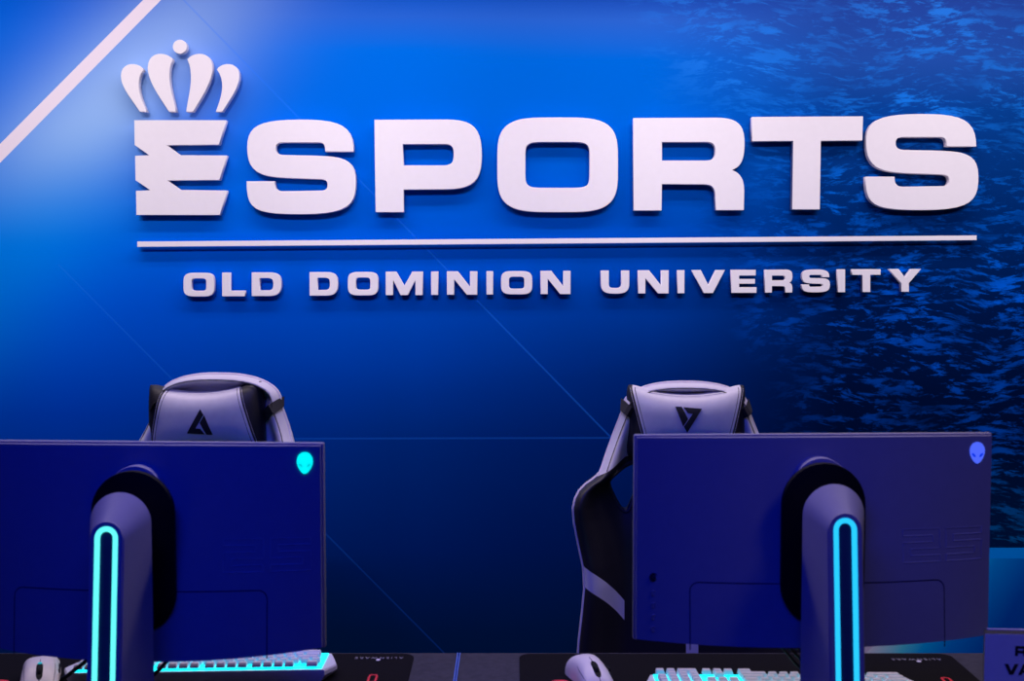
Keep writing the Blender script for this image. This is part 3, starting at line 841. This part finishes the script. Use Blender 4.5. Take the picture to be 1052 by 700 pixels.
    loft(bm, rings); st = finish('seat', bm, CHAIR_BLACK, c, smooth=50)
    bm = bmesh.new(); a_tube(bm, spline([(-.25, 0, .462), (-.265, -.2, .462), (-.26, -.42, .462), (-.21, -.505, .452), (0, -.512, .445), (.21, -.505, .452), (.26, -.42, .462), (.265, -.2, .462), (.25, 0, .462)], 6), .0045, 8)
    finish('piping', bm, PIPING, st)
    for s in (-1, 1):
        bm = bmesh.new()
        a_tube(bm, spline([(s*.20, -.2, .38), (s*.30, -.2, .38), (s*.315, -.2, .42), (s*.315, -.2, .57)], 6), .016, 10)
        ar = finish('armrest', bm, STEEL, c)
        bm = bmesh.new(); a_box(bm, s*.315-.045, s*.315+.045, -.33, -.07, .57, .597, .01, 3); finish('arm_pad', bm, CHAIR_BLACK, ar)
        bm = bmesh.new(); a_box(bm, s*.262-.012, s*.262+.012, -.10, .09, .36, .56, .01, 3)
        finish('recliner_cover', bm, MOUSE_DARK, c)
    bm = bmesh.new(); a_box(bm, -.13, .13, -.34, -.06, .355, .392, .008); finish('tilt_mechanism', bm, STEEL, c)
    bm = bmesh.new(); a_lathe(bm, [(.032, .09), (.032, .22), (.026, .222), (.026, .30), (.014, .302), (.014, .36)], 20, Matrix.Translation((0, -.2, 0))); finish('gas_lift', bm, STEEL, c)
    bm = bmesh.new(); a_lathe(bm, [(.045, .07), (.05, .08), (.045, .125), (.035, .13)], 20, Matrix.Translation((0, -.2, 0)))
    hub = finish('star_base', bm, STEEL, c)
    for k in range(5):
        a = 2*PI*k/5 + PI/2; d = Vector((math.cos(a), math.sin(a), 0)); nn = Vector((-d.y, d.x, 0)); o = Vector((0, -.2, 0))
        rings = []
        for q in range(6):
            p = o + d*(.03 + .29*q/5); w = .026-.010*q/5; h0, h1 = .085-.01*q/5, .12-.035*q/5
            rings.append([p+nn*w+Vector((0,0,h0)), p+nn*w+Vector((0,0,h1-.006)), p+nn*w*.6+Vector((0,0,h1)), p-nn*w*.6+Vector((0,0,h1)), p-nn*w+Vector((0,0,h1-.006)), p-nn*w+Vector((0,0,h0))])
        bm = bmesh.new(); loft(bm, rings); ray_ = finish('base_arm', bm, STEEL, hub)
        bm = bmesh.new(); cp = o + d*.32
        for sd in (-1, 1):
            M = Matrix.Translation(cp + nn*sd*.012) @ Matrix.Rotation(a, 4, 'Z') @ Matrix.Rotation(PI/2, 4, 'X')
            a_lathe(bm, [(.012, -.009), (.030, -.008), (.031, 0), (.030, .008), (.012, .009)], 20, Matrix.Translation((0,0,.031)) @ M)
        a_tube(bm, [cp + Vector((0,0,.031)), cp + Vector((0,0,.08))], .006, 8)
        finish('caster', bm, MOUSE_DARK, hub)
    return c
def spline2(P, k=6):
    n = len(P); out = []
    for i in range(n):
        p0, p1, p2, p3 = [Vector(P[(i+q) % n]) for q in (-1, 0, 1, 2)]
        for j in range(k):
            t = j/k; out.append(tuple(.5*((2*p1)+(p2-p0)*t+(2*p0-5*p1+4*p2-p3)*t*t+(3*p1-p0-3*p2+p3)*t**3)))
    return out
xR = at(703.5, 500, YC).x; xL = at(219.5, 500, YC).x
YB = YC - .09
make_chair('white and black gaming chair behind the right monitor, its head pillow logo pointing down', (xR, YB, 0), math.radians(-1.5), False, zc(433), 0.0)
make_chair('white and black gaming chair behind left monitor, head pillow upside down, logo pointing up', (xL, YB, 0), math.radians(-6), True, zc(439.5), .020, -.027)

# ------------------------------------------------------------------ desk mats
def mat_pad(x0, x1, y0, y1, label, rsgn, textpx, redpx):
    cx, cy = (x0+x1)/2, (y0+y1)/2; a, b_ = (x1-x0)/2, (y1-y0)/2; r = .022
    P = []
    for (sx, sy, a0) in ((1, 1, 0), (-1, 1, PI/2), (-1, -1, PI), (1, -1, 3*PI/2)):
        for i in range(9):
            th = a0 + PI/2*i/8; P.append((sx*(a-r) + r*math.cos(th), sy*(b_-r) + r*math.sin(th)))
    bm = bmesh.new()
    loft(bm, [[Vector((x, y, 0)) for x, y in P], [Vector((x, y, .0022)) for x, y in P], [Vector((x*.998, y*.996, .003)) for x, y in P]])
    o = finish('desk_mat', bm, MATCLOTH, None, loc=(cx, cy, DZ+.0005)); tag(o, label, 'desk mat')
    # printed word, readable from the user's side
    tx = atz(*textpx[:2], DZ+.0035); w = textpx[2]
    cu = bpy.data.curves.new('t', 'FONT'); cu.body = 'ALIENWARE'; cu.size = .0135; cu.extrude = .0002; cu.align_x = 'CENTER'; cu.align_y = 'CENTER'; cu.space_character = 1.5
    to = bpy.data.objects.new('t', cu); COL.objects.link(to)
    dg = bpy.context.evaluated_depsgraph_get(); dg.update(); me = bpy.data.meshes.new_from_object(to.evaluated_get(dg))
    bpy.data.objects.remove(to)
    xs = [v.co.x for v in me.vertices]; k = w/(max(xs)-min(xs))
    for v in me.vertices: v.co.x *= k
    me.materials.clear(); me.materials.append(MATTEXT)
    t = bpy.data.objects.new('printed_word', me); link(t, o); t.rotation_euler = (0, 0, PI); t.location = (tx.x-cx, tx.y-cy, .0033)
    # small white printed head mark and red printed zero, facing the user
    def lay(name, loops, m, h=.0005):
        f = flat(name, loops, h, m, o, mapf=lambda v: Vector((v.x, v.z, -v.y+.003)))
        return f
    d = atz(textpx[0]+textpx[3], textpx[1]+2.0, DZ+.0035)
    lay('printed_mark', [[(d.x-cx+x, d.y-cy+y) for x, y in sup(0, 0, .0042, .0048, 2.2, 20)]], MATTEXT2)
    rp = atz(*redpx, DZ+.0035)
    lay('printed_red_zero', [[(rp.x-cx+x+y*rsgn, rp.y-cy+y-.020) for x, y in sup(0, 0, .0088, .021, 4)], [(rp.x-cx+x+y*rsgn, rp.y-cy+y-.020) for x, y in sup(0, 0, .0048, .0165, 5)]], MATRED)
    return o
MATTEXT2 = mat('mat_white_print', (.8, .72, .82, 1), .8)
ym = atz(526, 673.6, DZ).y
xa = atz(426, 674, DZ).x
mat_pad(xa-1.0, xa, ym-.27, ym, 'black desk mat under the left keyboard, reaching almost to the gap between the desks', .0, (389.5, 676.3, .093, -1), (384, 693.5))
xb = atz(533.5, 674, DZ).x; xc = atz(976.5, 675, DZ).x
mat_pad(xb, xc, ym-.27, ym, 'black desk mat under the right keyboard and mouse', .0, (941.5, 677.8, .095, 2.5), (970, 696.5))

# ------------------------------------------------------------------ keyboards
def keyboard(cx, cy, rz, label, w=.45):
    """rear edge faces -y (the camera), front edge faces the user"""
    t = thing('keyboard', label, 'keyboard', (cx, cy, DZ+.0037), rz)
    hd = .066; tilt = .10
    def zz(y): return .026 - (y+hd)*tilt
    out = [(-w/2-.004, -hd), (-w/2-.022, -.022), (-w/2-.012, .03), (-w/2-.004, hd), (w/2+.004, hd), (w/2+.012, .03), (w/2+.022, -.022), (w/2+.004, -hd)]
    bm = bmesh.new()
    loft(bm, [[Vector((x*.97, y*.97, max(.004, zz(y)-.022))) for x, y in out], [Vector((x, y, zz(y)-.010)) for x, y in out], [Vector((x, y, zz(y)-.003)) for x, y in out], [Vector((x*.992, y*.985, zz(y))) for x, y in out]])
    base = finish('base_tray', bm, KEY_WHITE, t, smooth=20)
    for s in (-1, 1):
        bm = bmesh.new(); a_box(bm, s*w*.4-.02, s*w*.4+.02, -hd+.006, -hd+.014, 0, zz(-hd)-.010, .002); finish('foot', bm, MOUSE_DARK, t)
    bm = bmesh.new(); a_box(bm, -w/2+.002, w/2-.002, -hd+.008, hd-.006, -.001, .002)
    for v in bm.verts: v.co.z += zz(v.co.y)
    finish('light_plate', bm, KEYGLOW, base, label='cyan light under the keys')
    pitch = .0190; k0 = None
    unit = (w-.010)/22.6
    def key(u, row, wu):
        nonlocal k0
        y = -hd + .0135 + row*(2*hd-.022)/5.35 + (.003 if row > 0 else 0)
        x0 = -w/2 + .004 + u*unit; cxk = x0 + wu*unit/2
        x_, y_ = cxk, y
        ww = wu*unit - .0035; dd = .0160
        bm = bmesh.new()
        R = []
        for (f, h, q) in ((1.0, .0058, 0), (.97, .0085, 0), (.80, .0136, .0008), (.76, .0140, .0008)):
            R.append([Vector((x*ww/2*(1-(1-f)*min(1, .016/ww)), yy*dd/2*f+q, h)) for x, yy in ((-1,-1),(1,-1),(1,1),(-1,1))])
        loft(bm, R)
        o = finish('keycap', bm, KEY_WHITE, base)
        o.location = (x_, y_, zz(y_)-.001); o.rotation_euler = (-math.atan(tilt), 0, 0)
    # row 0 is the far row for the user = nearest the camera; mirrored left-right because the user sits opposite
    rows = {
     0: [(0,1),(1,1),(2,1),(3,1),(4.3,1),(5.3,1),(6.3,1),(7.6,1),(8.6,1),(9.6,1),(10.6,1),(12,1),(13,1),(14,1),(15,1),(16.3,1),(17.3,1),(18.3,1),(19.3,1),(21.3,1.2)],
     1: [(0,1),(1,1),(2,1),(3,1),(4.3,1),(5.3,1),(6.3,1),(7.6,2),(9.6,1),(10.6,1),(11.6,1),(12.6,1),(13.6,1),(14.6,1),(15.6,1),(16.6,1),(17.6,1),(18.6,1),(19.6,1),(20.6,1),(21.6,1)],
     2: [(0,1),(1,1),(2,1),(3,1),(4.3,1),(5.3,1),(6.3,1),(7.6,1.5),(9.1,1),(10.1,1),(11.1,1),(12.1,1),(13.1,1),(14.1,1),(15.1,1),(16.1,1),(17.1,1),(18.1,1),(19.1,1),(20.1,2.2)],
     3: [(0,1),(1,1),(2,1),(3,1),(7.6,2.2),(9.8,1),(10.8,1),(11.8,1),(12.8,1),(13.8,1),(14.8,1),(15.8,1),(16.8,1),(17.8,1),(18.8,1),(19.8,1),(20.8,1.6)],
     4: [(1,1),(2,1),(3,1),(5.3,1),(7.6,2.6),(10.2,1),(11.2,1),(12.2,1),(13.2,1),(14.2,1),(15.2,1),(16.2,1),(17.2,1),(18.2,1),(19.2,3.1)],
     5: [(0,1),(1,1),(2,2),(4.3,1),(5.3,1),(6.3,1),(7.6,1.4),(9,1.3),(10.3,1.3),(11.6,6),(17.6,1.5),(19.1,1.3),(20.4,1.9)]}
    n = 0
    for r in range(6):
        for u, wu in rows[r]:
            if n >= 100: break
            if r == 4 and u > 18.9 and False: continue
            key(u, r, wu); n += 1
    return t
kx1 = at(333, 680, 2.10).x
keyboard(-.570, 2.125, math.radians(2.5), 'white keyboard with cyan backlit keys on the left desk mat', .45)
kxr = (at(668, 692, 2.03).x + at(936, 692, 2.03).x)/2
keyboard(kxr+.002, 2.012, math.radians(-1.0), 'white keyboard with cyan backlit keys under the right monitor', .45)

# ------------------------------------------------------------------ mice
def mouse(cx, cy, rz, label, kind):
    """front (buttons) faces -y"""
    t = thing('mouse', label, 'mouse', (cx, cy, DZ+.0037), rz)
    L = .122
    prof = [(-.061, .022, .010), (-.059, .0265, .0145), (-.051, .0290, .0215), (-.038, .0300, .0295), (-.022, .0300, .0372), (-.004, .0298, .0412), (.016, .0310, .0420), (.036, .032, .038), (.050, .031, .031), (.058, .025, .021), (.061, .015, .012)]
    if kind == 'angular':
        prof = [(-.061, .030, .011), (-.059, .0325, .0155), (-.050, .0335, .0220), (-.037, .0335, .0300), (-.021, .0330, .0378), (-.003, .0325, .0415), (.020, .032, .0412), (.040, .033, .037), (.052, .029, .030), (.059, .022, .020), (.061, .014, .012)]
    def sec(y, w, h, n=28, ex=2.6):
        R = []
        for i in range(n):
            th = 2*PI*i/n; c, s = math.cos(th), math.sin(th)
            x = w*math.copysign(abs(c)**(2/ex), c)
            z = h*abs(s)**(2/ex) if s > 0 else -.0
            if s <= 0: x = w*.92*c if abs(c) < 1 else x; z = 0.0015*(0 if s < -.2 else 1)
            R.append(Vector((x, y, z)))
        return R
    def dens(P):
        out = []
        for i in range(len(P)-1):
            p0, p1, p2, p3 = P[max(i-1,0)], P[i], P[i+1], P[min(i+2, len(P)-1)]
            for j in range(4):
                q = j/4; out.append(tuple(.5*((2*p1[k])+(p2[k]-p0[k])*q+(2*p0[k]-5*p1[k]+4*p2[k]-p3[k])*q*q+(3*p1[k]-p0[k]-3*p2[k]+p3[k])*q**3) for k in range(3)))
        return out + [P[-1]]
    pd = dens(prof)
    ex = 2.7 if kind != 'angular' else 3.6
    def top(x, y):
        for a, b_ in zip(pd, pd[1:]):
            if a[0] <= y <= b_[0]:
                k = (y-a[0])/(b_[0]-a[0]); w = a[1]+(b_[1]-a[1])*k; h = a[2]+(b_[2]-a[2])*k
                return h*max(0, 1-min(1, abs(x)/w)**ex)**(1/ex)
        return .02
    bm = bmesh.new(); loft(bm, [sec(y, w, h, ex=ex) for y, w, h in pd]); body = finish('mouse_body', bm, MOUSE_WHITE, t, smooth=55)
    # wheel slot, wheel, split lines
    bm = bmesh.new(); rings = []
    for k in range(13):
        y = -.050 + .038*k/12; w = .0058*math.sqrt(max(.03, 1-abs(2*k/12-1)**4)); z = top(0, y)+.0004
        rings.append([Vector((-w, y, z-.003)), Vector((-w, y, z)), Vector((w, y, z)), Vector((w, y, z-.003))])
    loft(bm, rings); finish('wheel_slot', bm, MOUSE_DARK, t)
    bm = bmesh.new(); a_lathe(bm, [(.006, -.003), (.0105, -.003), (.0112, -.0015), (.0112, .0015), (.0105, .003), (.006, .003)], 24,
        Matrix.Translation((0, -.029, top(0, -.029)-.0075)) @ Matrix.Rotation(PI/2, 4, 'Y')); finish('scroll_wheel', bm, MOUSE_DARK, t)
    bm = bmesh.new(); a_tube(bm, [(0, y, top(0, y)) for y in [-.0605+.0145*k/8 for k in range(9)]], .0006, 5); a_tube(bm, [(0, y, top(0, y)) for y in [-.012+.016*k/8 for k in range(9)]], .0006, 5)
    for s in (-1, 1):
        a_tube(bm, [(s*(.023+.003*math.sin(k/14*3)), y, top(.024+.002*math.sin(k/14*3), y)) for k, y in enumerate([-.058+.066*q/14 for q in range(15)])], .0005, 5)
    finish('button_seams', bm, SEAM, body)
    for k, y in enumerate((-.008, .014)):
        bm = bmesh.new(); a_box(bm, .0285, .0335, y-.010, y+.010, .019, .026, .0018, 2); finish('side_button', bm, MOUSE_DARK, t)
    if kind == 'angular':
        bm = bmesh.new(); a_box(bm, -.0035, .0035, -.0155, -.010, top(0, -.013)-.002, top(0, -.013)+.0016, .001); finish('status_light', bm, MOUSEGLOW, t)
    return t
mR = atz(608, 686, .775)
mouse(mR.x-.002, mR.y+.020, math.radians(16), 'white rounded mouse on the right desk mat, left of the keyboard', 'round')
mL = atz(42, 686, .775)
mouse(mL.x-.004, mL.y+.008, math.radians(19), 'white angular mouse with a cyan light at the left edge of the left desk mat', 'angular')

# dark gaming puck shape beside right mouse, red mark on mats' other corner
def red_mark(px, py, label, w):
    p = atz(px, py, DZ+.004)
    bm = bmesh.new(); R = []
    o = flat('printed_red_disc', [sup(0, 0, w, w*1.2, 2.4, 28)], .0006, MATRED, None, mapf=lambda v: Vector((v.x, v.z, -v.y)))
    o.location = (p.x, p.y, DZ+.0036); return o
for px, padn in ((576, 'desk_mat.001'), (-3, 'desk_mat')):
    o = red_mark(px, 703, None, .018)
    pad = bpy.data.objects[padn]; M = o.location - pad.location
    o.parent = pad; o.location = M

# ------------------------------------------------------------------ cables and small things
def cable(name, pts, r, m, label):
    P = [Vector(p) for p in pts]; o = P[0].copy()
    bm = bmesh.new(); a_tube(bm, spline([p-o for p in P], 10), r, 8)
    ob = finish(name, bm, m); ob.location = o; tag(ob, label, 'cable'); return ob
zc0 = DZ + .0072
cable('cable', [tuple(at(182, 668, 1.885)), tuple(at(176, 674, 1.90)), tuple(at(160, 692, 1.92)), tuple(at(140, 708, 1.93)), tuple(atz(130, 742, DZ+.006))], .0032, CABLE,
      'black monitor cable crossing over the left keyboard, right of the light column')
cable('cable', [tuple(at(92, 676, 1.90)), tuple(at(84, 683, 1.91)), tuple(at(70, 694, 1.93)), tuple(at(62, 703, 1.94)), tuple(atz(60, 745, DZ+.006))], .0034, CABLE,
      'black cable between the angular mouse and the light column of the left monitor')
cable('cable', [tuple(atz(130, 709, zc0)), tuple(atz(160, 694.5, zc0)), tuple(atz(182, 692, zc0)), tuple(atz(200, 694, zc0)), tuple(atz(210, 702, zc0))], .0020, CABLE2,
      'thin dark grey cable curving on the left mat in front of the keyboard')
for k, (xa_, lab) in enumerate(((0, 'outermost black cable hanging under the right monitor beside its column'), (8, 'middle black cable hanging under the right monitor beside its column'), (15, 'black cable closest to the right monitor column, hanging under the monitor'))):
    cable('cable', [tuple(at(800+xa_, 661, 1.90)), tuple(at(806+xa_, 668, 1.91)), tuple(at(817+xa_, 681, 1.92)), tuple(at(835+xa_, 703, 1.91)), tuple(atz(845+xa_, 745, DZ+.006))], .0026, CABLE, lab)

# name card holder at the right
def card_holder():
    Yc = 1.70
    p = at(1013.5, 649.5, Yc); w = .150; zt = p.z - DZ
    rz = math.radians(-3); cx = p.x + w/2
    t = thing('sign_holder', 'pale card in a clear holder standing at the lower right corner of the right desk', 'sign holder', (cx, Yc+.004, DZ+.0005), rz)
    bm = bmesh.new(); a_box(bm, -w/2+.0012, w/2-.0012, -.0006, .0004, .006, zt-.006); cardo = finish('card', bm, CARD, t)
    bm = bmesh.new(); a_box(bm, -w/2, w/2, .0008, .0028, .003, zt, .0004); finish('back_panel', bm, ACRYLIC, t)
    bm = bmesh.new(); a_box(bm, -w/2, w/2, -.035, .035, 0, .003, .0008); finish('base', bm, ACRYLIC, t)
    bm = bmesh.new(); a_box(bm, -w/2+.004, w/2, -.0012, .0028, zt-.0001, zt+.0018, .0004); finish('top_edge', bm, PIPING, t)
    def txt(ch, px, py0, py1, wpx):
        a = at(px, py0, Yc); b_ = at(px+wpx, py1, Yc); ww = b_.x-a.x; hh = a.z-b_.z
        x0 = a.x-cx; z0 = a.z-DZ
        flat('printed_letter', [[(x0+x, z0-y) for x, y in L] for L in U(ww, hh, ww*.24, hh*.22)[ch]], .0003, INK, cardo, mapf=lambda v: v + Vector((0, -.0006, 0)))
    txt('R', 1044.5, 665.5, 675.5, 11); txt('V', 1033.5, 684, 695, 14); txt('A', 1047.5, 684, 695, 14)
card_holder()

# ------------------------------------------------------------------ lights
def area(name, loc, target, sx, sy, col, power, spread=PI):
    ld = bpy.data.lights.new(name, 'AREA'); ld.shape = 'RECTANGLE'; ld.size = sx; ld.size_y = sy; ld.color = col; ld.energy = power; ld.spread = spread
    o = bpy.data.objects.new(name, ld); COL.objects.link(o); o.location = loc
    o.rotation_euler = (Vector(target)-Vector(loc)).to_track_quat('-Z', 'Y').to_euler(); return o
area('wall_washer', (0, 2.92, 3.02), (0, 3.70, 1.6), 4.6, .10, (1, .88, .93), 17)
for k in range(5):                        # row of unseen fill spots, added to brighten the sign and wall
    ld = bpy.data.lights.new('sign_fill_spot', 'SPOT'); ld.energy = 119; ld.color = (1, .93, .96); ld.spot_size = math.radians(40); ld.spot_blend = 1; ld.shadow_soft_size = .05
    o = bpy.data.objects.new('sign_fill_spot', ld); COL.objects.link(o); x = (k-2)*.95; o.location = (x, .55, 3.0)
    o.rotation_euler = (Vector((x*1.02, 3.70, 1.66))-o.location).to_track_quat('-Z', 'Y').to_euler()
area('overhead_white', (0, 2.68, 3.0), (0, 2.68, 1.0), 4.0, .12, (1, .84, .92), 32)
area('overhead_blue', (-.35, .55, 2.95), (-.1, 1.84, 1.0), 1.6, .4, (.0, .02, 1.0), 9.5, math.radians(95))
area('overhead_pink', (1.5, 1.1, 2.95), (1.02, 1.85, .85), .5, .5, (1, .85, .9), .55, math.radians(60))
w = bpy.data.worlds.new('world'); scene.world = w; w.use_nodes = True
w.node_tree.nodes['Background'].inputs[0].default_value = (.0, .05, .5, 1); w.node_tree.nodes['Background'].inputs[1].default_value = .12

vs = scene.view_settings; vs.view_transform = 'Standard'; vs.look = 'None'; vs.gamma = 1; vs.use_curve_mapping = False; vs.exposure = 0.0
